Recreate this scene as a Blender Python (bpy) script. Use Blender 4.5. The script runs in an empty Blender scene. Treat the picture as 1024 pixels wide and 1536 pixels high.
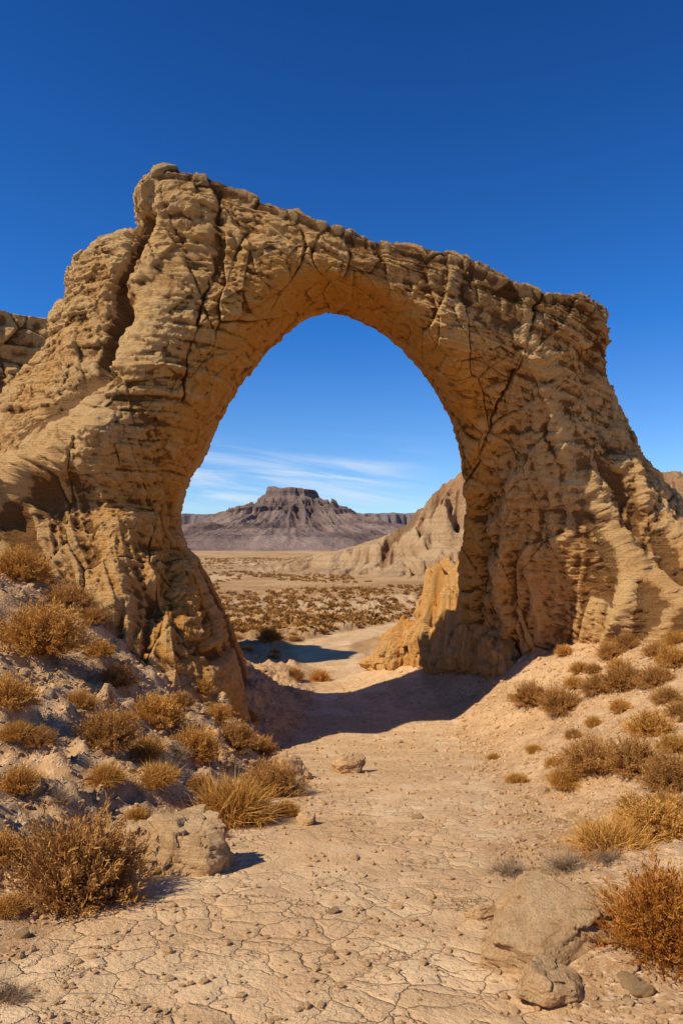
import bpy, math, random
import numpy as np
from mathutils import Vector
rng=np.random.default_rng(7); random.seed(7)
scene=bpy.context.scene
COL=scene.collection
EYE=1.7
# ------------------------------------------------------------ noise
_p=np.random.default_rng(1).permutation(256).astype(np.int32)
_g=np.random.default_rng(2).normal(size=(256,3)); _g/=np.linalg.norm(_g,axis=1)[:,None]; _g=_g.astype(np.float32)
_r=np.random.default_rng(3).random((256,7)).astype(np.float32)
def _h(a,b,c): return _p[(_p[(_p[a&255]+b)&255]+c)&255]
def perlin(x,y,z):
    x,y,z=np.broadcast_arrays(np.asarray(x,dtype=np.float64),y,z)
    xi=np.floor(x).astype(np.int32);yi=np.floor(y).astype(np.int32);zi=np.floor(z).astype(np.int32)
    fx=(x-xi).astype(np.float32);fy=(y-yi).astype(np.float32);fz=(z-zi).astype(np.float32)
    u=fx*fx*fx*(fx*(fx*6-15)+10);v=fy*fy*fy*(fy*(fy*6-15)+10);w=fz*fz*fz*(fz*(fz*6-15)+10)
    out=0
    for dx in (0,1):
        wx=u if dx else 1-u
        for dy in (0,1):
            wy=v if dy else 1-v
            for dz in (0,1):
                wz=w if dz else 1-w
                g=_g[_h(xi+dx,yi+dy,zi+dz)]
                out=out+wx*wy*wz*(g[...,0]*(fx-dx)+g[...,1]*(fy-dy)+g[...,2]*(fz-dz))
    return out*1.5
def fbm(x,y,z,o=4,gain=.5):
    s=0;a=1.0;f=1.0
    for i in range(o):
        s=s+a*perlin(x*f+i*17.3,y*f+i*5.1,z*f+i*9.7);a*=gain;f*=2.07
    return s
def ridged(x,y,z,o=3,gain=.5):
    s=0;a=1.0;f=1.0
    for i in range(o):
        s=s+a*(1-2*np.abs(perlin(x*f+i*7.3,y*f+i*3.1,z*f+i*11.7)));a*=gain;f*=2.07
    return s
def worley(x,y,z,tilt=False):
    x,y,z=np.broadcast_arrays(np.asarray(x,dtype=np.float32),np.asarray(y,dtype=np.float32),np.asarray(z,dtype=np.float32))
    xi=np.floor(x).astype(np.int32);yi=np.floor(y).astype(np.int32);zi=np.floor(z).astype(np.int32)
    f1=np.full(x.shape,9,np.float32);f2=f1.copy();idv=np.zeros(x.shape,np.float32);tl=idv.copy()
    for dx in (-1,0,1):
        for dy in (-1,0,1):
            for dz in (-1,0,1):
                r=_r[_h(xi+dx,yi+dy,zi+dz)]
                ax=xi+dx+r[...,0]-x;ay=yi+dy+r[...,1]-y;az=zi+dz+r[...,2]-z
                d=ax*ax+ay*ay+az*az
                m=d<f1
                f2=np.where(m,f1,np.minimum(f2,d)); idv=np.where(m,r[...,3],idv); f1=np.where(m,d,f1)
                if tilt: tl=np.where(m,-(ax*(r[...,4]-.5)+ay*(r[...,5]-.5)+az*(r[...,6]-.5))*2,tl)
    if tilt: return np.sqrt(f1),np.sqrt(f2),idv,tl
    return np.sqrt(f1),np.sqrt(f2),idv
_l=np.random.default_rng(9).random(4096)
def layers(t,sharp=.12):
    i=np.floor(t).astype(int);f=t-i
    a=_l[i&4095];b=_l[(i+1)&4095]
    return a+(b-a)*sst(1-sharp,1,f)-.5
def sst(a,b,x):
    t=np.clip((x-a)/(b-a),0,1);return t*t*(3-2*t)
def rg_(a,b,c): return 1-2*np.abs(perlin(a,b,c))
# ------------------------------------------------------------ meshes
def mesh_from(name,V,F,mat,attrs=None,smooth=True):
    V=np.asarray(V,np.float32);F=np.asarray(F,np.int32);k=F.shape[1]
    me=bpy.data.meshes.new(name)
    me.vertices.add(len(V));me.vertices.foreach_set("co",V.ravel())
    me.loops.add(F.size);me.loops.foreach_set("vertex_index",F.ravel())
    me.polygons.add(len(F));me.polygons.foreach_set("loop_start",np.arange(0,F.size,k,dtype=np.int32))
    me.polygons.foreach_set("use_smooth",np.full(len(F),smooth))
    me.update(calc_edges=True);me.validate()
    for n,a in (attrs or {}).items():
        a=np.asarray(a,np.float32)
        at=me.attributes.new(n,'FLOAT','POINT');at.data.foreach_set("value",a.ravel())
    me.materials.append(mat)
    return me
def add(name,me,label=None,cat=None,kind=None,group=None,loc=(0,0,0),rot=(0,0,0),scale=(1,1,1)):
    o=bpy.data.objects.new(name,me);COL.objects.link(o)
    o.location=loc;o.rotation_euler=rot;o.scale=scale
    if label:o["label"]=label
    if cat:o["category"]=cat
    if kind:o["kind"]=kind
    if group:o["group"]=group
    return o
def grid_faces(n,m,wrap=False):
    i=np.arange(n-1)[:,None];mm=m if wrap else m-1
    j=np.arange(mm)[None,:];j2=(j+1)%m
    return np.stack([i*m+j,i*m+j2,(i+1)*m+j2,(i+1)*m+j],-1).reshape(-1,4)
def blur(D,r):
    for ax in (0,1):
        acc=0
        for k in range(-r,r+1): acc=acc+np.roll(D,k,axis=ax)
        D=acc/(2*r+1)
    return D
# ------------------------------------------------------------ node helper
def N(nt,t,ins=None,**p):
    n=nt.nodes.new(t)
    for k,v in p.items(): setattr(n,k,v)
    for k,v in (ins or {}).items():
        if isinstance(v,bpy.types.NodeSocket): nt.links.new(v,n.inputs[k])
        else: n.inputs[k].default_value=v
    return n
def M(nt,op,a,b=0.0,c=0.0,clamp=False):
    return N(nt,'ShaderNodeMath',{0:a,1:b,2:c},operation=op,use_clamp=clamp).outputs[0]
def MIX(nt,f,a,b,mode='MIX'):
    n=nt.nodes.new('ShaderNodeMix');n.data_type='RGBA';n.blend_type=mode;n.clamp_factor=True
    for i,v in ((0,f),(6,a),(7,b)):
        if isinstance(v,bpy.types.NodeSocket): nt.links.new(v,n.inputs[i])
        else: n.inputs[i].default_value=(v if i==0 else (*v,1.0))
    return n.outputs[2]
def NOI(nt,vec,s,d=4,rough=.55,dist=0.0):
    return N(nt,'ShaderNodeTexNoise',{'Vector':vec,'Scale':s,'Detail':d,'Roughness':rough,'Distortion':dist}).outputs['Fac']
def MAPV(nt,vec,s):
    return N(nt,'ShaderNodeMapping',{'Vector':vec,'Scale':s}).outputs[0]
def RNG(nt,v,a,b,c=0.0,d=1.0,smooth=True):
    return N(nt,'ShaderNodeMapRange',{'Value':v,'From Min':a,'From Max':b,'To Min':c,'To Max':d},interpolation_type='SMOOTHSTEP' if smooth else 'LINEAR').outputs[0]
def newmat(name,rough=.95):
    m=bpy.data.materials.new(name);m.use_nodes=True;nt=m.node_tree;nt.nodes.clear()
    out=nt.nodes.new('ShaderNodeOutputMaterial');b=nt.nodes.new('ShaderNodeBsdfPrincipled')
    b.inputs['Roughness'].default_value=rough;b.inputs['Specular IOR Level'].default_value=.12
    nt.links.new(b.outputs[0],out.inputs[0]);return m,nt,b
def ATT(nt,n): return N(nt,'ShaderNodeAttribute',attribute_name=n).outputs['Fac']
# ------------------------------------------------------------ materials
def rock_material(name,c_dark,c_mid,c_light,scale=1.0,attrs=True,bump=.06,soff=True):
    m,nt,b=newmat(name)
    pos=N(nt,'ShaderNodeTexCoord').outputs['Object'] if not attrs else N(nt,'ShaderNodeNewGeometry').outputs['Position']
    n1=NOI(nt,pos,.5*scale,7,.65,.5)
    c=MIX(nt,RNG(nt,n1,.38,.62),c_mid,c_light)
    st=NOI(nt,MAPV(nt,pos,(.45*scale,.45*scale,6*scale)),1.0,6,.68,.3)
    c=MIX(nt,RNG(nt,st,.5,.66,0,.5),c,c_dark)
    st2=NOI(nt,MAPV(nt,pos,(1.0*scale,1.0*scale,30*scale)),1.0,3,.6,.2)
    c=MIX(nt,RNG(nt,st2,.52,.66,0,.4),c,c_dark)
    sv=NOI(nt,MAPV(nt,pos,(2.6*scale,2.6*scale,.35*scale)),1.0,5,.65,.2)
    c=MIX(nt,RNG(nt,sv,.53,.68,0,.5),c,c_dark)
    n2=NOI(nt,pos,3.3*scale,6,.7,.2)
    c=MIX(nt,RNG(nt,n2,.5,.7,0,.4),c,[k*.5 for k in c_mid])
    n3=NOI(nt,pos,22*scale,5,.75)
    c=MIX(nt,RNG(nt,n3,.35,.7,.0,.4),c,[min(1,k*1.08) for k in c_light])
    c=MIX(nt,RNG(nt,n3,.5,.36,.0,.35),c,[k*.6 for k in c_dark])
    if attrs:
        if soff: c=MIX(nt,M(nt,'MULTIPLY',ATT(nt,'sof'),RNG(nt,n2,.25,.6,.5,1.0)),c,(.88,.39,.065))  # orange soffit; colour raised to stand in for sun missing on inner faces
        sn=NOI(nt,MAPV(nt,pos,(1,1,.6)),1.3,7,.7,.5)
        cap=M(nt,'ADD',ATT(nt,'cap'),M(nt,'MULTIPLY_ADD',sn,2.8,-1.3))
        c=MIX(nt,RNG(nt,cap,.25,.8,0,.87),c,(.16,.068,.022))
        sp=NOI(nt,pos,.8,7,.7,.8)
        c=MIX(nt,RNG(nt,sp,.60,.68,0,.75),c,(.20,.085,.028))
        cv=ATT(nt,'cav')  # crevice dirt and shade painted dark, ridges painted lighter
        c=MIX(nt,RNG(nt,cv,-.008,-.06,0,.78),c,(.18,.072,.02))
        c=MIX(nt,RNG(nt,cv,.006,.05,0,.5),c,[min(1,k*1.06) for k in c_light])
    nt.links.new(c,b.inputs['Base Color'])
    h=M(nt,'ADD',M(nt,'MULTIPLY',n2,.5),M(nt,'MULTIPLY',n3,.6))
    h=M(nt,'ADD',h,M(nt,'MULTIPLY',st,.2))
    h=M(nt,'ADD',h,M(nt,'MULTIPLY',sv,-.35))
    h=M(nt,'ADD',h,M(nt,'MULTIPLY',st2,.4))
    h=M(nt,'ADD',h,M(nt,'MULTIPLY',NOI(nt,pos,70*scale,3,.7),.28))
    bp=N(nt,'ShaderNodeBump',{'Height':h,'Strength':1.0,'Distance':bump*2})
    nt.links.new(bp.outputs[0],b.inputs['Normal']);return m
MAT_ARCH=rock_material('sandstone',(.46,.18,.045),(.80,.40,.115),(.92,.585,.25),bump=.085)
MAT_CLIFF=rock_material('cliff_sandstone',(.42,.17,.045),(.72,.36,.105),(.80,.48,.185),soff=False)
MAT_STONE=rock_material('loose_stone',(.46,.23,.095),(.72,.425,.185),(.82,.55,.275),scale=3.0,attrs=False,bump=.018)

def ground_material():
    m,nt,b=newmat('dry_earth')
    pos=N(nt,'ShaderNodeNewGeometry').outputs['Position']
    pth=ATT(nt,'pth');far=ATT(nt,'far')
    n1=NOI(nt,pos,.9,6,.6);n2=NOI(nt,pos,9,5,.7);n3=NOI(nt,pos,45,4,.7)
    sand=MIX(nt,RNG(nt,n1,.35,.65),(.66,.415,.20),(.77,.53,.285))
    dirt=MIX(nt,RNG(nt,n1,.35,.65),(.45,.255,.11),(.60,.38,.19))
    dirt=MIX(nt,RNG(nt,n2,.45,.7,0,.65),dirt,(.26,.135,.052))
    g=N(nt,'ShaderNodeTexVoronoi',{'Vector':pos,'Scale':32.0},feature='F1')
    gc=N(nt,'ShaderNodeSeparateColor',{0:g.outputs['Color']}).outputs[0]
    dirt=MIX(nt,RNG(nt,gc,.6,.9,0,.6),dirt,(.68,.48,.28))
    sand=MIX(nt,RNG(nt,n2,.5,.75,0,.45),sand,(.50,.29,.13))
    wn=N(nt,'ShaderNodeTexNoise',{'Vector':pos,'Scale':2.2,'Detail':3.0}).outputs['Color']
    wv=N(nt,'ShaderNodeVectorMath',{0:wn,1:(.5,.5,.5)},operation='SUBTRACT').outputs[0]
    wv=N(nt,'ShaderNodeVectorMath',{0:wv,'Scale':.34},operation='SCALE').outputs[0]
    wp=N(nt,'ShaderNodeVectorMath',{0:pos,1:wv},operation='ADD').outputs[0]
    wp=MAPV(nt,wp,(1,1,0))
    wn2=N(nt,'ShaderNodeTexNoise',{'Vector':pos,'Scale':14.0,'Detail':3.0}).outputs['Color']
    wv2=N(nt,'ShaderNodeVectorMath',{0:wn2,1:(.5,.5,.5)},operation='SUBTRACT').outputs[0]
    wv2=N(nt,'ShaderNodeVectorMath',{0:wv2,'Scale':.07},operation='SCALE').outputs[0]
    wp=N(nt,'ShaderNodeVectorMath',{0:wp,1:wv2},operation='ADD').outputs[0]
    S1=5.6
    e1=N(nt,'ShaderNodeTexVoronoi',{'Vector':wp,'Scale':S1},feature='DISTANCE_TO_EDGE').outputs['Distance']
    ec=N(nt,'ShaderNodeSeparateColor',{0:N(nt,'ShaderNodeTexVoronoi',{'Vector':wp,'Scale':S1},feature='F1').outputs['Color']}).outputs[0]
    e0c=N(nt,'ShaderNodeSeparateColor',{0:N(nt,'ShaderNodeTexVoronoi',{'Vector':wp,'Scale':1.9},feature='F1').outputs['Color']}).outputs[0]
    e2=N(nt,'ShaderNodeTexVoronoi',{'Vector':wp,'Scale':15.0},feature='DISTANCE_TO_EDGE').outputs['Distance']
    k1=M(nt,'MULTIPLY',RNG(nt,e1,.0,.036,1,0),RNG(nt,NOI(nt,pos,3.6,2),.3,.6,.2,1))
    k2=M(nt,'MULTIPLY',RNG(nt,e2,.0,.04,1,0),RNG(nt,NOI(nt,pos,2.6,2),.48,.62))
    k=M(nt,'MAXIMUM',k1,M(nt,'MULTIPLY',k2,.45))
    vis=M(nt,'MULTIPLY',RNG(nt,pth,.3,.75),RNG(nt,NOI(nt,pos,1.1,3),.31,.52,.15,1))
    k=M(nt,'MULTIPLY',k,vis)
    tone=M(nt,'ADD',M(nt,'MULTIPLY',ec,.6),M(nt,'MULTIPLY',e0c,.4))
    sand=MIX(nt,M(nt,'MULTIPLY',RNG(nt,tone,.75,.2),M(nt,'MULTIPLY',vis,.55)),sand,(.53,.325,.155))
    pm=RNG(nt,M(nt,'ADD',pth,M(nt,'MULTIPLY_ADD',n2,.9,-.45)),.25,.75)
    c=MIX(nt,pm,dirt,sand)
    c=MIX(nt,M(nt,'MULTIPLY',k,.6),c,(.27,.14,.06))
    fs=NOI(nt,MAPV(nt,pos,(1,1,1)),.11,8,.72)
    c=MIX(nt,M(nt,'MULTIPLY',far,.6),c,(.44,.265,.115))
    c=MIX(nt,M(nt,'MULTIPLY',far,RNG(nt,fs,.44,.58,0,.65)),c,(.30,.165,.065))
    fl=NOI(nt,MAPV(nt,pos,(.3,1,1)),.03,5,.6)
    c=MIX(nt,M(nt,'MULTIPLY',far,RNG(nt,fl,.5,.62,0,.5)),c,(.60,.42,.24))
    nt.links.new(c,b.inputs['Base Color'])
    h=M(nt,'ADD',M(nt,'MULTIPLY',n2,.8),M(nt,'MULTIPLY',n3,.45))
    gv=RNG(nt,g.outputs['Distance'],0,.5,1,0)
    h=M(nt,'ADD',h,M(nt,'MULTIPLY',M(nt,'MULTIPLY',gv,RNG(nt,gc,.5,.8)),M(nt,'MULTIPLY_ADD',pm,-.5,.6)))
    h=M(nt,'SUBTRACT',h,M(nt,'MULTIPLY',k,.5))
    h=M(nt,'SUBTRACT',h,M(nt,'MULTIPLY',M(nt,'MULTIPLY',RNG(nt,e1,0,.2,1,0),vis),.22))
    bp=N(nt,'ShaderNodeBump',{'Height':h,'Strength':.85,'Distance':.03})
    nt.links.new(bp.outputs[0],b.inputs['Normal']);return m
MAT_GROUND=ground_material()

def hill_material(name,ca,cb,cc,s,cap=None,bumpd=1.2,strata=.6):
    m,nt,b=newmat(name)
    pos=N(nt,'ShaderNodeNewGeometry').outputs['Position']
    n1=NOI(nt,pos,.05*s,7,.65);st=NOI(nt,MAPV(nt,pos,(.02*s,.02*s,.6*s)),1,4,.6,.3)
    c=MIX(nt,RNG(nt,n1,.35,.65),ca,cb);c=MIX(nt,RNG(nt,st,.5,.65,0,strata),c,cc)
    c=MIX(nt,RNG(nt,ATT(nt,'cav'),0,1,0,.85),c,cc)  # gullies toned darker: their shade is painted into the colour
    if cap: c=MIX(nt,ATT(nt,'cap'),c,cap)
    nt.links.new(c,b.inputs['Base Color'])
    bp=N(nt,'ShaderNodeBump',{'Height':NOI(nt,pos,.6*s,6,.7),'Strength':.8,'Distance':bumpd/s})
    nt.links.new(bp.outputs[0],b.inputs['Normal']);return m

def plant_material(name,ca,cb,cc):
    m,nt,b=newmat(name,.85)
    t=ATT(nt,'tone');hh=ATT(nt,'hgt')
    oi=N(nt,'ShaderNodeObjectInfo').outputs['Random']
    c=MIX(nt,RNG(nt,t,0,1,0,1,False),ca,cb)
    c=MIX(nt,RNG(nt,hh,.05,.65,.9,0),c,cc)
    c=MIX(nt,M(nt,'MULTIPLY',oi,.35),c,[k*.6 for k in ca])
    nt.links.new(c,b.inputs['Base Color'])
    out=[n for n in nt.nodes if n.type=='OUTPUT_MATERIAL'][0]
    tr=N(nt,'ShaderNodeBsdfTranslucent',{'Color':c})
    mx=N(nt,'ShaderNodeMixShader',{0:.2,1:b.outputs[0],2:tr.outputs[0]})
    nt.links.new(mx.outputs[0],out.inputs[0]);return m
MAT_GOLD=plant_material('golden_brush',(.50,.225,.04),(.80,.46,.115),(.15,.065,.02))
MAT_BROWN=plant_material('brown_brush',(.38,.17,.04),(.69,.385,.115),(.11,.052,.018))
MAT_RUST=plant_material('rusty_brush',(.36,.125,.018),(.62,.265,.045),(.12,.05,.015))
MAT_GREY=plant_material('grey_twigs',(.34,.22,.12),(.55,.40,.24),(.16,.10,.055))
# ------------------------------------------------------------ terrain
def smi(y,xs,ys,r=1.2):
    return sum(np.interp(y+d,xs,ys) for d in np.linspace(-r,r,7))/7
def path_c(y): return smi(y,[-30,0,3,8,15.5,20,25,29,33,38,44,60,90,200],[-1.2,-.55,-.3,.35,.85,.95,.7,-.2,-1.4,1.0,5.0,11,22,55])
def path_w(y): return smi(y,[-30,3,8,15.5,20,26,33,60,3000],[1.4,1.15,1.5,2.0,1.8,1.5,1.5,1.5,1.5])
def path_z(y): return smi(y,[-30,0,2.4,15.5,20,30,45,80,200,1000,4000],[.8,.3,0,-2.8,-2.85,-3.1,-3.2,-3.5,-3.8,-5,-9],1.5)
def H(x,y):
    x=np.asarray(x,float);y=np.asarray(y,float)
    c=path_c(y);w=path_w(y);z=path_z(y)
    wob=.35*perlin(x*.4,y*.4,3.3)
    dl=np.maximum(0,(c-w)-x+wob);dr=np.maximum(0,x-(c+w)+wob)
    kl=smi(y,[-30,3,5,7,10,14,18,21,25,40],[.03,.13,.32,.54,.72,1.05,1.1,.55,.06,0])
    kr=smi(y,[-30,4,8,13,16,19,24,30,45],[.04,.13,.40,.66,.78,.95,.7,.3,0])
    zl=kl*(np.sqrt(dl*dl+.4)-.632);zr=kr*(np.sqrt(dr*dr+.5)-.707)
    zl=8*(1-np.exp(-zl/8));zr=4.8*(1-np.exp(-zr/4.8))
    z=z+zl+zr
    tr=np.hypot((x-3.6)*.9,(y-23.4)*.8)
    z=z+1.5*np.clip(1-tr/3.3,0,1)**1.2
    off=sst(0,.8,np.maximum(dl,dr));offl=sst(0,.8,dl)
    nearf=1-sst(60,120,y)
    z=z+off*nearf*(.15*fbm(x*.7,y*.7,1.1,4)+.05*fbm(x*3.1,y*3.1,2.2,3))+(1-off)*.02*fbm(x*.9,y*.9,5.5,3)+.008*fbm(x*5,y*5,6.6,2)*nearf
    z=z+off*nearf*.10*np.maximum(0,perlin(x*1.6,y*1.6,9.9))
    z=z+offl*nearf*(.20*np.maximum(0,ridged(x*.9,y*.9,12.,3)-.7)+.07*ridged(x*3.4,y*3.4,13.,3))
    z=z+off*sst(30,44,y)*(1-sst(200,400,y))*.45*fbm(x*.06,y*.09,14.4,3)
    z=z+sst(80,400,y)*1.2*fbm(x*.012,y*.012,4.4,4)
    return z
def path_mask(x,y):
    c=path_c(y);w=path_w(y)
    d=w-np.abs(x-c)+.3*perlin(x*.9,y*.9,8.1)+.14*perlin(x*3,y*3,8.7)
    return sst(-.25,.35,d)
ys=[-8.0]
while ys[-1]<3800: ys.append(ys[-1]+max(.03,.0085*max(ys[-1],0))*(4 if ys[-1]<1.5 else 1))
ys=np.array(ys);w=np.linspace(-1,1,720);t=1.3*(.14*w+.86*w**3)
YY=np.repeat(ys[:,None],len(t),1);XX=t[None,:]*(YY+20)
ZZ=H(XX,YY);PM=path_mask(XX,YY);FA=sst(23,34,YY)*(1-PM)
V=np.stack([XX,YY,ZZ],-1).reshape(-1,3)
F=grid_faces(*XX.shape)
pmf=PM.ravel()[F].mean(1)
yf=YY.ravel()[F].mean(1)
sel=(pmf>.5)&(yf<90)
def sub(V,F,attrs):
    u,inv=np.unique(F,return_inverse=True)
    return V[u],inv.reshape(F.shape),{k:a.ravel()[u] for k,a in attrs.items()}
for nm,s in (('ground',~sel),('path',sel)):
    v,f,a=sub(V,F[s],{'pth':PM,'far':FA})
    add(nm,mesh_from(nm,v,f,MAT_GROUND,a),label='dry sandy desert ground with banks and gravel' if nm=='ground' else 'cracked dry mud path winding under the arch',cat=nm,kind='structure')
def survey(px,py):
    a=(px-512)/1024.;b=(820-py)/1024.
    d=np.concatenate([np.arange(1.5,30,.02),np.arange(30,400,.2)])
    z=H(a*d,d);g=np.where(EYE+b*d<=z)[0]
    dd=d[g[0]] if len(g) else 300.
    return a*dd,dd
# ------------------------------------------------------------ arch
def bx(px,dep): return (px-512)/1024.*dep
def bz(py,dep): return EYE+(820-py)/1024.*dep
ctl=[ # inner, outer, yc, Tf, Tb
((412,1130),(-420,1200),16.6,3.0,2.4),
((376,1015),(-350,1020),16.7,2.8,2.2),
((354,915),(-260,880),16.7,2.5,1.9),
((322,848),(-170,770),16.6,2.3,1.7),
((290,797),(-90,680),16.6,2.1,1.5),
((285,752),(-30,600),16.5,2.0,1.4),
((300,700),(30,530),16.4,1.9,1.4),
((330,640),(62,470),16.3,1.9,1.3),
((370,575),(92,410),16.2,1.8,1.3),
((410,525),(134,364),16.1,1.8,1.2),
((440,495),(210,348),16.0,1.7,1.2),
((460,480),(228,298),15.9,1.7,1.2),
((490,471),(320,304),15.9,1.6,1.2),
((520,472),(430,346),15.9,1.6,1.2),
((560,488),(560,384),16.1,1.6,1.2),
((600,520),(680,420),16.4,1.6,1.2),
((635,565),(780,450),16.8,1.7,1.3),
((662,610),(868,453),17.3,1.9,1.4),
((680,650),(900,484),17.9,2.2,1.5),
((692,700),(908,540),18.6,2.6,1.6),
((697,750),(925,610),19.3,3.0,1.7),
((696,800),(955,670),20.0,3.4,1.8),
((692,850),(1005,735),20.5,3.7,1.8),
((692,900),(1070,800),20.8,4.0,1.8),
((692,950),(1150,860),21.0,4.3,1.8),
((692,1000),(1250,940),21.2,4.5,1.8),
((692,1070),(1350,1070),21.3,4.6,1.8)]
C=[]
for (i,o,yc,Tf,Tb) in ctl:
    yi=yc+.55*Tb;yo=yc-.4*Tf
    C.append([bx(i[0],yi),bz(i[1],yi),bx(o[0],yo),bz(o[1],yo),yc,Tf,Tb])
C=np.array(C)
def catmull(C,tt):
    n=len(C);i=np.clip(np.floor(tt).astype(int),0,n-2);f=(tt-i)[:,None]
    p0=C[np.maximum(i-1,0)];p1=C[i];p2=C[i+1];p3=C[np.minimum(i+2,n-1)]
    return .5*((2*p1)+(-p0+p2)*f+(2*p0-5*p1+4*p2-p3)*f*f+(-p0+3*p1-3*p2+p3)*f**3)
tt=np.linspace(0,len(C)-1.0001,4000);K=catmull(C,tt)
step=.5*np.hypot(np.diff(K[:,0]),np.diff(K[:,1]))+.5*np.hypot(np.diff(K[:,2]),np.diff(K[:,3]))
arc=np.concatenate([[0],np.cumsum(step)])
NS=1300;NTH=760
sarc=np.linspace(0,arc[-1],NS);tp=np.interp(sarc,arc,tt);K=catmull(C,tp)
ph=np.linspace(0,1,NTH,endpoint=False)
th=np.where(ph<.8,ph/.8*np.pi,np.pi+(ph-.8)/.2*np.pi)
p=.52
ca,sa=np.cos(th),np.sin(th)
u=.5-.5*np.sign(ca)*np.abs(ca)**p
v=-np.sign(sa)*np.abs(sa)**p
U=np.repeat(u[None],NS,0);Vv=np.repeat(v[None],NS,0);S=np.repeat(sarc[:,None],NTH,1);TP=np.repeat(tp[:,None],NTH,1)
X=K[:,0:1]+(K[:,2:3]-K[:,0:1])*U;Z=K[:,1:2]+(K[:,3:4]-K[:,1:2])*U
wl=1-sst(6,11,TP);wr=sst(16,20,TP)
ml=np.interp(U,[0,.1,.4,.7,1],[.95,1.0,1.05,.8,.25])
mr=np.interp(U,[0,.08,.42,.68,1],[.20,.32,1.0,.98,.60])
mult=1+wl*(ml-1)+wr*(mr-1)
Y=K[:,4:5]+np.where(Vv<0,Vv*K[:,5:6]*mult,Vv*K[:,6:7])
front=sst(.2,-.5,Vv)
skirt=front*sst(3.2,-2.0,Z)*(wl+wr*sst(.25,.5,U))
Y=Y-1.9*skirt**1.5
wid=np.hypot(K[:,2]-K[:,0],K[:,3]-K[:,1])[:,None]
def normals(X,Y,Z):
    P=np.stack([X,Y,Z],-1)
    ds=np.gradient(P,axis=0);dt=(np.roll(P,-1,1)-np.roll(P,1,1))/2
    n=np.cross(ds,dt);n/=np.linalg.norm(n,axis=-1,keepdims=True)+1e-9
    return n
Nn=normals(X,Y,Z)
cen=np.stack([X,Y,Z],-1).mean(1,keepdims=True)
if ((np.stack([X,Y,Z],-1)-cen)*Nn).sum(-1).mean()<0: Nn=-Nn;FLIP=True
else: FLIP=False
def pdist(pts,dep,X,Z,wob=.12):
    xs=X+wob*perlin(X*1.3,Z*1.3,21.)+wob*.5*perlin(X*4,Z*4,22.)+wob*.25*perlin(X*12,Z*12,23.)
    zs=Z+wob*perlin(X*1.3,Z*1.3,25.)
    d=np.full(X.shape,99.)
    q=[(bx(a,dep),bz(b,dep)) for a,b in pts]
    for (x0,z0),(x1,z1) in zip(q[:-1],q[1:]):
        dx,dz=x1-x0,z1-z0;tq=np.clip(((xs-x0)*dx+(zs-z0)*dz)/(dx*dx+dz*dz),0,1)
        d=np.minimum(d,np.hypot(xs-x0-tq*dx,zs-z0-tq*dz))
    return d
legm=sst(5.5,.5,Z)
ap=wr*sst(.4,.6,U)*sst(5.5,2.5,Z)
D=.18*fbm(X*.3,Y*.3,Z*.3,2)
cr=U*wid
fl=rg_(cr*.55+.4*perlin(X*.5,Z*.5,2.),S*.07,Vv*.6+5)
D+=(.03+.26*legm)*(fl-.4)
fl2=rg_(cr*1.5+.5*perlin(X*.7,Z*.7,7.),S*.11,Vv+9)
D+=(.015+.18*legm)*(fl2-.4)
fl3=rg_(cr*4.0+.7*perlin(X,Z,8.),S*.2,Vv*2+9)
D+=(.008+.07*legm)*(fl3-.4)
zz=Z+.26*(X+3)*sst(-5,0,X)+.03*perlin(X*.5,Y*.5,Z*.5)+.01*perlin(X*2,Y*2,Z*2)
up=1-.8*legm
bm_=.3+.7*sst(-.3,.3,perlin(X*.4,Z*.4,15.))
D+=up*bm_*(.09*layers(zz*1.1+50,.06)+.09*layers(zz*3.3+80,.08)+.07*layers(zz*8+130,.15)+.045*layers(zz*19+230,.3))
g1,g2_,gid,gt=worley(X*.85+.08*perlin(X*2,Z*2,3.),Y*.85,Z*.2+3,True)
vm=.35+.65*sst(-.2,.3,perlin(X*.3,Z*.3,60.))
D+=vm*(.12*(gid-.5)+.10*gt-.07*sst(.03,0,g2_-g1))
f1,f2,idv,tl=worley(X*.6,Y*.6,zz*.45,True)
gm=sst(.0,.3,perlin(X*.3,Y*.3,Z*.3+40))
cj=gm*sst(.020,.0,f2-f1)
D+=(1-.6*ap)*.10*tl-.015*cj
f1b,f2b,idb,tlb=worley(X*1.3,Y*1.3,zz*2.2+9,True)
D+=up*(.08*tlb+.035*(idb-.5)-.015*sst(.05,0,f2b-f1b))
f1e,f2e,ide,tle=worley(X*3.6,Y*3.6+3,zz*6.,True)
D+=.045*tle+.014*(ide-.5)
pit=sst(.32,.12,f1e)*sst(.2,.45,perlin(X*.7,Y*.7,Z*.7+80))
D-=.03*pit
D+=.018*fbm(X*1.3,Y*1.3,Z*1.3,4,.55)+.018*fbm(X*8,Y*8,Z*12,3,.6)
top=sst(.76,.92,U)*sst(8.5,10.5,TP)*(1-sst(18,19.5,TP))
f1c,f2c,idc,tlc=worley(X*1.1,Y*1.1,zz*4.5,True)
D+=top*(.14*(idc-.5)+.08*tlc-.06*sst(.06,0,f2c-f1c))
D+=.13*sst(.865,.885,U)*top-.10*top*sst(.78,.83,U)*sst(.885,.85,U)
sh=sst(-5.0,-6.3,X)*sst(4.0,5.4,Z)
f1d,f2d,idd=worley(X*.9,Y*.9,Z*1.1)
D+=sh*.25*(.6-f1d)
def feat(pts,w,amp,dep=14.6,wob=.2):
    global D
    D=D+front*amp*np.exp(-(pdist(pts,dep,X,Z,wob)/w)**2)
feat([(160,650),(70,700),(-70,770)],.7,.6)
feat([(160,660),(175,760),(200,900)],.5,.45)
feat([(212,340),(185,430),(165,560)],.2,-.4)
feat([(250,310),(250,450),(210,600),(200,660)],.8,.22)
feat([(245,640),(240,760),(260,900)],.25,-.3)
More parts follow.
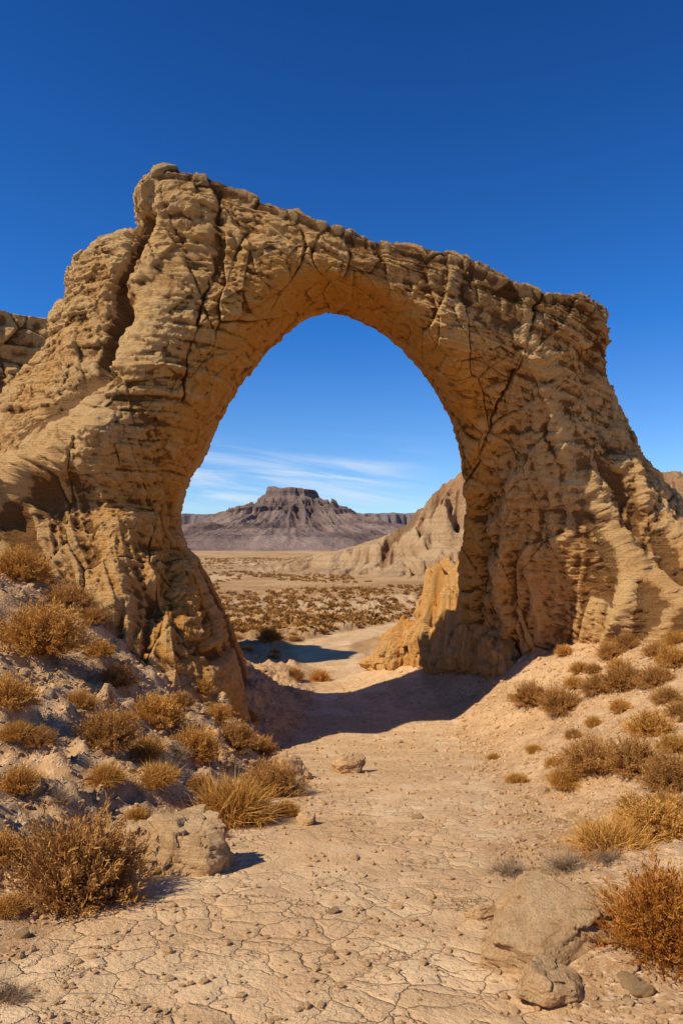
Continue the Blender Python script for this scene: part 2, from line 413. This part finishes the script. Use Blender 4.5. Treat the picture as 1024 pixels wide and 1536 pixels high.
feat([(300,820),(315,900),(325,980)],.16,-.35)
feat([(880,560),(915,700),(1000,860)],.5,-.22,16.5)
feat([(800,560),(820,700),(830,820)],.7,.2,16.5)
feat([(712,660),(722,760),(715,900)],.28,.25,18.5)
feat([(738,740),(750,840),(745,950)],.14,-.3,18)
feat([(775,720),(785,840),(790,960)],.25,.28,17.4)
feat([(930,700),(1000,800),(1080,870)],.3,.25,17.)
feat([(880,720),(930,830),(1000,900)],.25,.25,17.)
crk=.15*cj
brk=.25+.75*sst(-.25,.15,perlin(X*.9,Z*.9,55.))
for pts,w_,a_,dp in (([(330,305),(333,380),(312,450),(285,540),(274,600)],.020,.18,14.6),([(385,340),(352,400),(345,440)],.014,.10,14.5),
   ([(800,455),(788,520),(760,590),(742,680),(738,730)],.020,.18,15.9),([(815,640),(850,720),(845,800),(825,880)],.016,.12,16.4)):
    d=pdist(pts,dp,X,Z,.13)
    g=front*np.exp(-(d/w_)**2)*brk;D-=a_*g;crk=np.maximum(crk,g)
    D-=front*brk*.05*np.exp(-(d/.12)**2)
inn=sst(.18,.03,U)*(1-.8*legm)
D=D-inn*.5*D
X2=X+Nn[...,0]*D;Y2=Y+Nn[...,1]*D;Z2=Z+Nn[...,2]*D
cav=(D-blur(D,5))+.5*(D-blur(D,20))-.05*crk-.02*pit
capa=1.05*sst(.76,.90,U+.07*perlin(X,Z,1.))*sst(9.5,12.5,TP)*(1-sst(18.,20.,TP))+.42*sst(12,14,TP)*(1-sst(17.5,19,TP))*sst(.3,.7,U)
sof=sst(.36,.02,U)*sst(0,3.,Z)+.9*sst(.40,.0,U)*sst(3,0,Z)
F=grid_faces(NS,NTH,True)
if FLIP: F=F[:,::-1]
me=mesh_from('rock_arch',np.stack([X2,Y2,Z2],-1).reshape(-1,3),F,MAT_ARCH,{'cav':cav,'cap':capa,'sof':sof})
add('rock_arch',me,'huge weathered golden sandstone arch standing across a dry path','rock arch')
# ------------------------------------------------------------ cliff
def rock_mass(name,cx,cy,z0,z1,rx,ry,seed,k,label,cat):
    n,m_=380,760
    a=np.linspace(0,2*np.pi,m_,endpoint=False)[None,:];q=np.linspace(0,1,n)[:,None]
    zz0=np.where(q<.8,z0+(z1-z0)*q/.8,z1);rad=np.where(q<.8,1+.35*(1-q/.8)**1.5,np.maximum(0,(1-q)/.2))+0*a
    r=rad*(1+.16*perlin(np.cos(a)*1.6+seed,np.sin(a)*1.6,zz0*.05))
    X=cx+rx*r*np.cos(a)+0*q;Y=cy+ry*r*np.sin(a)+0*q;Z=zz0+0*a
    n1=np.cos(a)+0*q;n2=np.sin(a)+0*q
    x,y,z=X*k,Y*k,Z*k
    Dd=1.1*fbm(x*.22+seed,y*.22,z*.09,4)+.5*layers(z*.7+20)+.3*layers(z*2.2+70)
    w1,w2,wi,wt=worley(x*.4,y*.4,z*.5,True);Dd+=.4*(wi-.5)+.5*wt+.2*(np.minimum(w2-w1,.06)/.06-1)
    Dd+=.2*fbm(x*1.2,y*1.2,z*1.2,5)
    Dd=Dd/k
    s=sst(1,.8,q)
    X=X+Dd*n1*s;Y=Y+Dd*n2*s;Z=Z+(1-s)*.4*Dd
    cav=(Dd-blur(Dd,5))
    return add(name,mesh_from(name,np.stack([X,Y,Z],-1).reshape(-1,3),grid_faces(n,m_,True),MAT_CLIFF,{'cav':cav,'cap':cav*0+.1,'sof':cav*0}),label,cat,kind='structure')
rock_mass('cliff',-15.3,25.0,-3,9.5,5.6,3.2,3.1,1.9,'golden sandstone cliff rising behind the arch','cliff')
# ------------------------------------------------------------ hill, mesa, plateau
MH=hill_material('badland_clay',(.54,.32,.155),(.66,.435,.225),(.27,.14,.06),3.0,cap=(.40,.205,.09),bumpd=5,strata=.3)
gx=np.linspace(-45,260,1200)[None,:];gy=np.linspace(95,205,440)[:,None]
GX=gx+0*gy;GY=gy+0*gx
prof=smi(gx,[-45,-20,-5,4,10,14,18,22,27,50,66,76,120,200,260],[0,1.5,4.5,6.5,8.6,11,15.5,19,22.5,22.,21,23,23,18,10],1.)
prof=prof+.7*fbm(gx*.25,2.,3.,4)*sst(2,12,prof)
d=np.abs(GY-150+8*perlin(GX*.05,GY*.02,4.))/46.
wx=GX+6*perlin(GX*.05,GY*.05,1.)+.35*(GY-150)*perlin(GX*.03,2.,2.)
gul=rg_(wx*.15,GY*.03,2.)+.7*rg_(wx*.40,GY*.09,12.)+.45*rg_(wx*.95,GY*.2,22.)
dd=np.clip(1-d,0,1)
hh=prof*(.66*dd**1.2+.34*sst(.66,.84,dd+.12*perlin(GX*.25,GY*.12,5.)))
hh=hh-prof*.23*np.clip(1.5-gul,0,1.9)*sst(0,.10,d)*sst(1,.6,d)+.04*prof*fbm(GX*.35,GY*.35,6.,5,.65)*dd
hh=np.where(hh>9,hh+.5*layers(hh*.9+30,.3)*sst(9,12,hh),hh)
GZ=-4.4+hh
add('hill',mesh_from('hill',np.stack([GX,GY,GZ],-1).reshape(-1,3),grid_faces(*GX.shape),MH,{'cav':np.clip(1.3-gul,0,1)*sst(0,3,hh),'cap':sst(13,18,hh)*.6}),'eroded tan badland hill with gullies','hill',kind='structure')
MM=hill_material('distant_rock',(.20,.135,.11),(.32,.225,.175),(.095,.062,.056),.12)  # mesa rock colours muted to carry distance haze
MM2=hill_material('distant_plateau_rock',(.18,.135,.132),(.25,.19,.17),(.115,.08,.083),.08)  # plateau greyed as well, haze mixed into its base colours
gx=np.linspace(-700,480,860)[None,:];gy=np.linspace(1020,1980,600)[:,None]
GX=gx+0*gy;GY=gy+0*gx
dx=(GX+112);dy=(GY-1500)*1.12
ang=np.arctan2(dy,dx);rr=np.hypot(dx,dy)
r=rr*(1+.14*perlin(np.cos(ang)*1.7,np.sin(ang)*1.7,3.))
ww=.004*r
g2=rg_(np.cos(ang)*4+ww,np.sin(ang)*4,r*.003)+.55*rg_(np.cos(ang)*10,np.sin(ang)*10+ww,r*.006)+.3*rg_(np.cos(ang)*22,np.sin(ang)*22,r*.01)
cl=ridged(GX*.03,GY*.03,8.,3)
r2=(r-38*(g2-.8)*sst(60,170,r)-10*fbm(GX*.022,GY*.022,1.,4)+4*(cl-.5))*np.where(r>90,.84,1)
hm=np.interp(r2,[0,40,56,60,72,78,94,100,118,150,190,240,300,400,500],[131,131,130,114,107,92,86,74,68,56,44,33,22,10,0])
hm+=3*fbm(GX*.03,GY*.03,2.,5)*sst(0,20,hm)*sst(128,112,hm)
hm+=16*np.maximum(0,fbm(GX*.008,GY*.012,7.,5))*sst(500,250,rr)
hm=hm*sst(520,400,rr)-3*sst(380,520,rr)
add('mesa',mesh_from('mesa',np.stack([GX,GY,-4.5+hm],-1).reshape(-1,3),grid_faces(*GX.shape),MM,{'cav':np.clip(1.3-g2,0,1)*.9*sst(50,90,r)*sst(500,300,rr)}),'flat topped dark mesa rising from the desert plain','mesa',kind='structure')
gx=np.linspace(-2600,2600,1000)[None,:];gy=np.linspace(1950,3300,220)[:,None]
GX=gx+0*gy;GY=gy+0*gx
pg=ridged(GX*.012,GY*.003,4.,3)
e=GY-2560-110*fbm(GX*.003,GY*.001,3.,4)-30*pg
hp=np.interp(e,[-500,-250,-60,-25,0,40,800],[-2,20,66,84,134,142,144])*(1-.12*sst(.35,.9,perlin(GX*.0012,2.,2.)+.5))
hp+=5*fbm(GX*.012,GY*.006,4.,4)*sst(5,40,hp)
hp=hp*sst(1980,2350,GY)-3*sst(2300,1980,GY)
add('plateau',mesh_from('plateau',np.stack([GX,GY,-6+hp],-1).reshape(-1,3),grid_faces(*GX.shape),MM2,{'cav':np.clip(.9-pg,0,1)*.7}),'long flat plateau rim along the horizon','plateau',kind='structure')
# ------------------------------------------------------------ stones
def ico(sub):
    import bmesh
    bm=bmesh.new();bmesh.ops.create_icosphere(bm,subdivisions=sub,radius=1.0)
    V=np.array([v.co[:] for v in bm.verts]);F=np.array([[v.index for v in f.verts] for f in bm.faces]);bm.free();return V,F
def stone_geo(seed,sub=5,dims=(1,1,1),cuts=12,rough=1.0,flat=None):
    r=np.random.default_rng(seed);V,F=ico(sub)
    V=V*(1+.18*fbm(V[:,0]*.9+seed,V[:,1]*.9,V[:,2]*.9,2))[:,None]
    if flat: V[:,2]=np.clip(V[:,2]*2.2,-1,1)
    for k in range(cuts):
        n=r.normal(size=3);
        if flat: n[2]*=.3
        n/=np.linalg.norm(n);dd=r.uniform(.6,.85) if flat else r.uniform(.5,.8)
        ex=np.maximum(0,V@n-dd);V=V-ex[:,None]*n*.97
    if flat:
        for n,dd in ((np.array([.10,-.12,.99]),.80),(np.array([-.45,-.1,.88]),.84),(np.array([.4,-.5,.8]),.95)):
            n=n/np.linalg.norm(n);ex=np.maximum(0,V@n-dd);V=V-ex[:,None]*n*.97
    if rough>0:
        nn=V/np.linalg.norm(V,axis=1)[:,None]
        w1,w2,wi,wt=worley(V[:,0]*1.8+seed,V[:,1]*1.8,V[:,2]*2.4,True)
        d=.06*(wi-.5)+.12*wt+.04*(np.minimum(w2-w1,.06)/.06-1)+.045*fbm(V[:,0]*3+seed,V[:,1]*3,V[:,2]*3,5,.6)+.04*layers(V[:,2]*5+seed+30,.2)
        V=V+nn*(d*rough)[:,None]
    V=V*np.array(dims)/2;return V,F
def boulder(px,py,wpx,h,depth,seed,label,rz=0.,cuts=12,sub=6,tilt=0.,flat=None,rough=1.,sink=.3):
    """px,py: surveyed foot of the rock; h = visible height and depth as fractions of its width"""
    x,y=survey(px,py);wd=wpx/1024*y
    hh=wd*h/(1-sink)
    V,F=stone_geo(seed,sub,(wd*1.22,wd*depth*1.22,hh*1.25),cuts,rough,flat)
    V[:,2]-=V[:,2].min();hh=V[:,2].max()
    me=mesh_from('boulder',V,F,MAT_STONE)
    a=x/y;y=y+wd*depth*.45;x=a*y
    z=float(H(x,y))-hh*sink
    return add('boulder',me,label,'boulder',loc=(x,y,z),rot=(tilt,0,rz))
boulder(268,1314,150,.40,.7,36,'angular tan rock ledge set into the brushy bank',.1,flat=1,cuts=9,rough=1.2,sink=.4)
boulder(212,1290,90,.40,.7,52,'rough tan rock ledge beside a brown shrub',.6,flat=1,cuts=9,rough=1.2,sink=.4)
boulder(525,1160,54,.42,.8,12,'small rounded boulder lying at the path edge',.5)
boulder(818,1444,225,.27,.62,44,'broad flat cracked slab of pale sandstone',.12,flat=1,cuts=7,rough=.9,tilt=.12,sink=.12)
boulder(822,1512,108,.46,.8,14,'rough brown boulder in front of a flat slab',.9)
boulder(722,1384,50,.35,.7,15,'small flat stone next to the slab',.4)
boulder(432,1172,72,.6,.8,16,'weathered boulder half sunk in the bank',.3)
boulder(462,1238,38,.45,.8,17,'small pale stone on the edge of the path',1.3)
boulder(596,1366,17,.5,.8,18,'tiny stone on cracked mud',0.)
boulder(335,1150,40,.6,.8,19,'tan boulder among dry brush',2.)
boulder(330,1062,36,.6,.8,20,'tan boulder on the rubble slope',2.)
boulder(158,1056,36,.6,.8,21,'tan boulder on the rubble slope',1.)
def outcrop(x,y,w,d_,h,seed,rz):
    V,F=stone_geo(seed,6,(w*1.2,d_*1.2,h*1.7),5,1.5)
    at=np.arctan2(V[:,1],V[:,0])
    f=rg_(at*2.2+seed,V[:,2]*.3,1.)+.5*rg_(at*5+seed,V[:,2]*.5,4.)
    V[:,:2]*=(1+.14*f)[:,None]*(1+.35*sst(.4*h,-.5*h,V[:,2]))[:,None]
    n=len(V)
    me=mesh_from('rock_outcrop',V,F,MAT_ARCH,{'cav':.06*(f-.4),'cap':np.full(n,-.3),'sof':np.full(n,.7)})
    add('rock_outcrop',me,'knobbly golden sandstone outcrop at the foot of the arch','rock outcrop',loc=(x,y,float(H(x,y))+h*.25),rot=(0,0,rz),group='outcrops at the foot of the arch')
outcrop(3.45,22.4,1.6,1.8,2.7,61,.3)
outcrop(2.85,22.9,1.2,1.2,1.9,68,2.6)
outcrop(2.15,23.3,1.2,1.1,1.2,62,1.3)
outcrop(1.45,23.8,1.1,.9,.7,63,2.3)
outcrop(4.0,20.8,1.1,1.2,1.2,64,.8)
outcrop(4.6,19.6,1.2,1.0,1.0,65,1.8)
SM=[]
for k in range(8):
    V,F=stone_geo(40+k,3,(1,.8,.62),10,.8);SM.append(mesh_from('stone',V,F,MAT_STONE,smooth=(k%2==0)))
cnt=0
while cnt<290:
    y=2.6+14.5*random.random()**1.2;x=random.uniform(-.52,.52)*y
    pm=float(path_mask(np.array([x]),np.array([y]))[0])
    if pm>.4 and random.random()<.88: continue
    if x>0 and random.random()<.4: continue
    s=random.choice([.04,.05,.07,.09,.12,.18])*(.6+.06*y)
    z=float(H(x,y))
    add('stone',SM[cnt%8],'small angular tan stone lying on dry earth','stone',group='loose stones along the path',loc=(x,y,z+s*.1),rot=(random.uniform(-.3,.3),random.uniform(-.3,.3),random.uniform(0,6.28)),scale=(s,s,s*random.uniform(.7,1.1)));cnt+=1
bv,bf=ico(1)
NG=30000
gy_=2.2+20*rng.random(NG)**1.4;gx_=rng.uniform(-.58,.58,NG)*gy_
keep=(path_mask(gx_,gy_)<.5)|(rng.random(NG)<.22);gx_=gx_[keep];gy_=gy_[keep];NG=len(gx_)
gs=(.004+.021*rng.random(NG)**3)*(.6+.12*gy_)
j=1+.35*rng.normal(size=(NG,len(bv),1)).clip(-1,1)*.6
Q=bv[None]*j*gs[:,None,None]*rng.uniform(.6,1.3,(NG,1,3));Q[...,2]*=.7
Q[...,0]+=gx_[:,None];Q[...,1]+=gy_[:,None];Q[...,2]+=(H(gx_,gy_)+gs*.25)[:,None]
FF=(bf[None]+np.arange(NG)[:,None,None]*len(bv)).reshape(-1,3)
add('gravel',mesh_from('gravel',Q.reshape(-1,3),FF,MAT_STONE,smooth=False),'loose gravel scattered over the banks','gravel',kind='stuff')
# ------------------------------------------------------------ shrubs
def strips(P0,P1,P2,w0,w1,tone):
    n=len(P0);d=P2-P0;r_=rng.normal(size=(n,3));s=np.cross(d,r_);s/=np.linalg.norm(s,axis=1)[:,None]+1e-9
    V=np.stack([P0-s*w0,P0+s*w0,P1+s*w1,P1-s*w1,P2],1)
    b=np.arange(n)[:,None]*5
    F=np.concatenate([b+[0,1,2],b+[0,2,3],b+[3,2,4]],0)
    return V.reshape(-1,3),F,np.repeat(tone,5)
def join(parts):
    V=[];F=[];T=[];o=0
    for v,f,t in parts: V.append(v);F.append(f+o);T.append(t);o+=len(v)
    V=np.concatenate(V);return V,np.concatenate(F),np.concatenate(T)
def hemi(n,maxt,rg):
    az=rg.uniform(0,2*np.pi,n);ct=rg.uniform(np.cos(maxt),1,n);st=np.sqrt(1-ct**2)
    return np.stack([np.cos(az)*st,np.sin(az)*st,ct],1)
def shrub(kind,seed,mat,dens=1.0):
    rg=np.random.default_rng(seed);parts=[]
    if kind=='bush':
        n=int(500*dens);d=hemi(n,1.5,rg)
        lob=1+.25*perlin(d[:,0]*2.2+seed,d[:,1]*2.2,d[:,2]*2.2)
        L=.50*lob*rg.uniform(.72,1.05,n)
        P0=np.stack([rg.normal(0,.08,n),rg.normal(0,.08,n),np.full(n,-.03)],1)
        P2=P0+d*L[:,None]*[1,1,1.15];P1=(P0+P2)/2+rg.normal(0,.03,(n,3))+[0,0,.03]
        parts.append(strips(P0,P1,P2,.005,.0038,rg.uniform(.0,.7,n)))
        m_=30;k=n*m_
        f=rg.uniform(.45,1.04,(n,m_,1));Q0=(P0[:,None]+(P2-P0)[:,None]*f+rg.normal(0,.012,(n,m_,3))).reshape(-1,3)
        dd=np.repeat(d,m_,0)+rg.normal(0,.55,(k,3))+[0,0,.3];dd/=np.linalg.norm(dd,axis=1)[:,None]
        l=rg.uniform(.022,.065,k)[:,None]
        Q2=Q0+dd*l;Q1=(Q0+Q2)/2+rg.normal(0,.005,(k,3))
        clump=.55+.9*perlin(Q0[:,0]*5+seed,Q0[:,1]*5,Q0[:,2]*5)
        parts.append(strips(Q0,Q1,Q2,.003/dens**.5,.0054/dens**.5,np.clip(clump+rg.normal(0,.2,k),0,1)))
    elif kind=='tuft':
        n=int(3000*dens);d=hemi(n,1.4,rg)
        L=.56*rg.uniform(.45,1.03,n)*(1+.2*perlin(d[:,0]*2.5+seed,d[:,1]*2.5,0.))
        P0=np.stack([rg.normal(0,.13,n),rg.normal(0,.13,n),np.full(n,-.02)],1)
        P2=P0+d*L[:,None]*[1,1,1.15];P1=(P0+P2)/2+[0,0,.06]+rg.normal(0,.02,(n,3));P2[:,2]-=.04
        parts.append(strips(P0,P1,P2,.005/dens**.5,.0048/dens**.5,np.clip(rg.normal(.55,.3,n),0,1)))
    else:
        n=int(150*dens);d=hemi(n,1.4,rg);L=.55*rg.uniform(.5,1.05,n)
        P0=np.stack([rg.normal(0,.05,n),rg.normal(0,.05,n),np.full(n,-.02)],1)
        P2=P0+d*L[:,None]*[1,1,.8];P1=(P0+P2)/2+rg.normal(0,.04,(n,3))
        parts.append(strips(P0,P1,P2,.005,.0038,rg.uniform(0,1,n)))
        m_=10;k=n*m_;f=rg.uniform(.3,1,(n,m_,1));Q0=(P0[:,None]+(P2-P0)[:,None]*f).reshape(-1,3)
        dd=np.repeat(d,m_,0)+rg.normal(0,.6,(k,3))+[0,0,.2];dd/=np.linalg.norm(dd,axis=1)[:,None]
        Q2=Q0+dd*rg.uniform(.05,.16,k)[:,None];Q1=(Q0+Q2)/2+rg.normal(0,.012,(k,3))
        parts.append(strips(Q0,Q1,Q2,.003,.0026,rg.uniform(0,1,k)))
    V,F,T=join(parts);V[:,2]=np.maximum(V[:,2],-.04)
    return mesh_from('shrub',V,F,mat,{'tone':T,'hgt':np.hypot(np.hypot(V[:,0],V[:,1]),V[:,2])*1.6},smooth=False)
LIB={'gold':[shrub('tuft',1,MAT_GOLD),shrub('tuft',2,MAT_GOLD)],'goldb':[shrub('bush',3,MAT_GOLD),shrub('bush',4,MAT_GOLD)],
 'brown':[shrub('bush',5,MAT_BROWN,1.2),shrub('bush',6,MAT_BROWN),shrub('bush',7,MAT_BROWN)],
 'rust':[shrub('bush',8,MAT_RUST,1.5)],'grey':[shrub('twig',9,MAT_GREY),shrub('twig',10,MAT_GREY)]}
SMALL=[shrub('bush',20,MAT_GOLD,.22),shrub('bush',21,MAT_BROWN,.22),shrub('bush',22,MAT_BROWN,.22),shrub('tuft',23,MAT_GOLD,.3)]
LBL={'gold':'golden dry grass tussock growing in sandy soil','goldb':'golden brown dry desert shrub on sandy soil','brown':'brown twiggy desert shrub on sandy soil','rust':'dense rusty orange desert shrub beside a stone','grey':'grey leafless bundle of dead twigs on sand'}
def put(px,py,wpx,kind,h=1.0):
    x,y=survey(px,py);wd=wpx/1024*y;me=random.choice(LIB[kind]);a=x/y;y+=wd*.25;x=a*y
    s=wd*1.08
    add('shrub',me,LBL[kind],'shrub',group='dry desert shrubs',loc=(x,y,float(H(x,y))-.01),rot=(0,0,random.uniform(0,6.28)),scale=(s,s,s*h))
for a in [(28,872,85,'goldb'),(105,910,95,'grey',.9),(100,908,75,'brown',.9),(60,992,130,'goldb',1.0),(8,1055,85,'goldb'),(175,1035,55,'brown'),(232,1090,80,'goldb'),(160,1130,92,'brown'),(215,1145,60,'gold'),(290,1132,78,'goldb'),(350,1120,66,'brown'),(160,1185,56,'gold'),(235,1188,66,'gold',.8),(350,1240,125,'gold',1.05),(405,1195,95,'brown',.9),(440,1195,60,'grey'),
 (112,1362,200,'brown',1.1),(2,1300,70,'goldb'),(8,1510,80,'grey'),(480,1022,30,'goldb'),(405,962,36,'brown'),(440,1015,30,'brown'),
 (795,1060,54,'brown'),(838,1074,62,'brown'),(895,1042,50,'brown'),(935,1035,64,'brown'),(985,1028,54,'brown'),(975,1105,66,'goldb'),(890,1162,100,'brown',.8),(948,1165,85,'brown'),(1008,1190,85,'brown'),(848,1188,52,'gold'),(775,1175,36,'goldb',.7),(915,1278,120,'gold',.85),(985,1262,120,'goldb',.85),(1015,1440,200,'rust',1.05),(765,1318,85,'grey',.7),(850,1312,100,'grey',.7),(915,1300,70,'grey',.6),
 (915,990,42,'brown'),(1010,1003,50,'goldb'),(960,955,40,'brown'),(905,945,35,'goldb'),(1000,925,40,'goldb'),(940,975,36,'brown'),(985,985,40,'brown'),(1015,965,40,'goldb'),(970,930,30,'brown'),(870,1010,30,'goldb'),(860,1035,28,'goldb'),(800,1130,24,'gold'),(740,1140,20,'gold'),(1000,1055,44,'brown'),(930,1070,32,'goldb'),
 (1018,1080,40,'brown'),(890,1090,26,'goldb'),(1010,1130,46,'goldb'),(860,1110,26,'brown'),(945,1215,40,'brown'),(1000,1225,60,'brown'),(830,1150,26,'goldb'),(890,1012,26,'brown'),(845,985,26,'goldb'),(925,1005,28,'goldb'),
 (60,1120,46,'brown'),(30,1200,60,'goldb'),(90,1215,50,'grey'),(205,1240,40,'goldb'),(300,1190,46,'brown'),(265,1140,50,'grey'),(120,1060,46,'goldb'),(330,1085,40,'goldb'),(390,1130,46,'brown'),(25,1120,50,'gold'),(190,1090,34,'gold'),(270,1060,40,'brown'),(320,1260,40,'brown'),(430,1225,40,'goldb'),(10,1380,50,'gold'),(250,1010,36,'brown'),(150,985,40,'goldb'),(300,1040,34,'goldb'),(370,1080,34,'brown'),(140,940,40,'brown')]:
    put(*a)
cnt=0
while cnt<170:
    y=27+50*random.random()**1.2;x=random.uniform(-.30,.30)*y
    if float(path_mask(np.array([x]),np.array([y]))[0])>.02: continue
    if perlin(x*.12,y*.12,30.)<-.2: continue
    s=random.uniform(.35,.85)
    k=random.randrange(4)
    add('shrub',SMALL[k],'small brown desert shrub on the open plain','shrub',group='dry desert shrubs',loc=(x,y,float(H(x,y))-.02),rot=(0,0,random.uniform(0,6.28)),scale=(s,s,s*.7));cnt+=1
n=7500;ry=34+320*rng.random(n)**1.7;rx=rng.uniform(-.4,.5,n)*ry
kp=(perlin(rx*.05,ry*.05,31.)>-.2)&(path_mask(rx,ry)<.02)&~((ry>100)&(rx>2));rx=rx[kp];ry=ry[kp];n=len(rx)
m_=30;k=n*m_;rad=np.repeat(rng.uniform(.18,.45,n)*(1+ry/260),m_)
d=hemi(k,1.5,rng);base=np.stack([np.repeat(rx,m_),np.repeat(ry,m_),np.repeat(H(rx,ry),m_)],1)
P0=base+d*rad[:,None]*.25;P2=base+d*rad[:,None]*[1,1,.8];P1=(P0+P2)/2
v_,f_,t_=strips(P0,P1,P2,.02,.055,np.repeat(rng.uniform(0,.8,n),m_)+rng.uniform(0,.2,k))
add('scrub',mesh_from('scrub',v_,f_,MAT_BROWN,{'tone':t_,'hgt':np.full(len(v_),.45)},smooth=False),'low brown scrub covering the distant plain','scrub',kind='stuff')
# ------------------------------------------------------------ light
sdir=Vector((-.60,-.33,.73)).normalized()
L=bpy.data.lights.new('sun','SUN');L.energy=5.0;L.angle=math.radians(.5);L.color=(1,.90,.74)
lo=bpy.data.objects.new('sun',L);COL.objects.link(lo);lo.rotation_euler=sdir.to_track_quat('Z','Y').to_euler()
W=bpy.data.worlds.new('World');scene.world=W;W.use_nodes=True;nt=W.node_tree;nt.nodes.clear()
out=nt.nodes.new('ShaderNodeOutputWorld');bg=nt.nodes.new('ShaderNodeBackground');nt.links.new(bg.outputs[0],out.inputs[0])
sky=nt.nodes.new('ShaderNodeTexSky');sky.sky_type='NISHITA';sky.sun_disc=False
sky.sun_elevation=math.asin(sdir.z);sky.sun_rotation=math.atan2(sdir.x,sdir.y);sky.altitude=1500;sky.air_density=1.0;sky.dust_density=.4;sky.ozone_density=3.0
tc=nt.nodes.new('ShaderNodeTexCoord').outputs['Generated']
sx=N(nt,'ShaderNodeSeparateXYZ',{0:tc})
el=sx.outputs[2]
rp=nt.nodes.new('ShaderNodeValToRGB');nt.links.new(el,rp.inputs[0])
cr_=rp.color_ramp;cr_.elements[0].position=0;cr_.elements[0].color=(.76,.90,1.0,1);cr_.elements[1].position=.7;cr_.elements[1].color=(.07,.35,.78,1)
e_=cr_.elements.new(.3);e_.color=(.18,.62,1.13,1)
c=MIX(nt,1.0,sky.outputs[0],rp.outputs[0],'MULTIPLY')
hx=M(nt,'DIVIDE',sx.outputs[0],M(nt,'MAXIMUM',sx.outputs[1],.05));hz=M(nt,'DIVIDE',el,M(nt,'MAXIMUM',sx.outputs[1],.05))
hz2=M(nt,'ADD',hz,M(nt,'MULTIPLY',hx,.12))
cv=N(nt,'ShaderNodeCombineXYZ',{0:M(nt,'MULTIPLY',hx,3.0),1:M(nt,'MULTIPLY',hz2,38.0),2:0.0}).outputs[0]
cn=NOI(nt,cv,1.0,6,.6,.5)
band=M(nt,'MULTIPLY',RNG(nt,hz,.035,.075),RNG(nt,hz,.17,.10))
lat=M(nt,'MULTIPLY',RNG(nt,hx,.17,.02),M(nt,'GREATER_THAN',sx.outputs[1],.05))
cm=M(nt,'MULTIPLY',M(nt,'MULTIPLY',band,lat),RNG(nt,cn,.40,.68,0,.62))
c=MIX(nt,cm,c,(6.0,6.4,7.0))
nt.links.new(c,bg.inputs[0]);bg.inputs[1].default_value=.14
# ------------------------------------------------------------ camera
cam=bpy.data.cameras.new('camera');co=bpy.data.objects.new('camera',cam);COL.objects.link(co);scene.camera=co
co.location=(0,0,EYE);co.rotation_euler=(math.radians(90),0,0)
cam.sensor_fit='VERTICAL';cam.sensor_height=36;cam.sensor_width=24;cam.lens=24;cam.shift_y=52/1536.;cam.clip_start=.05;cam.clip_end=12000
scene.view_settings.view_transform='Standard';scene.view_settings.look='None';scene.view_settings.exposure=0
print('DONE')
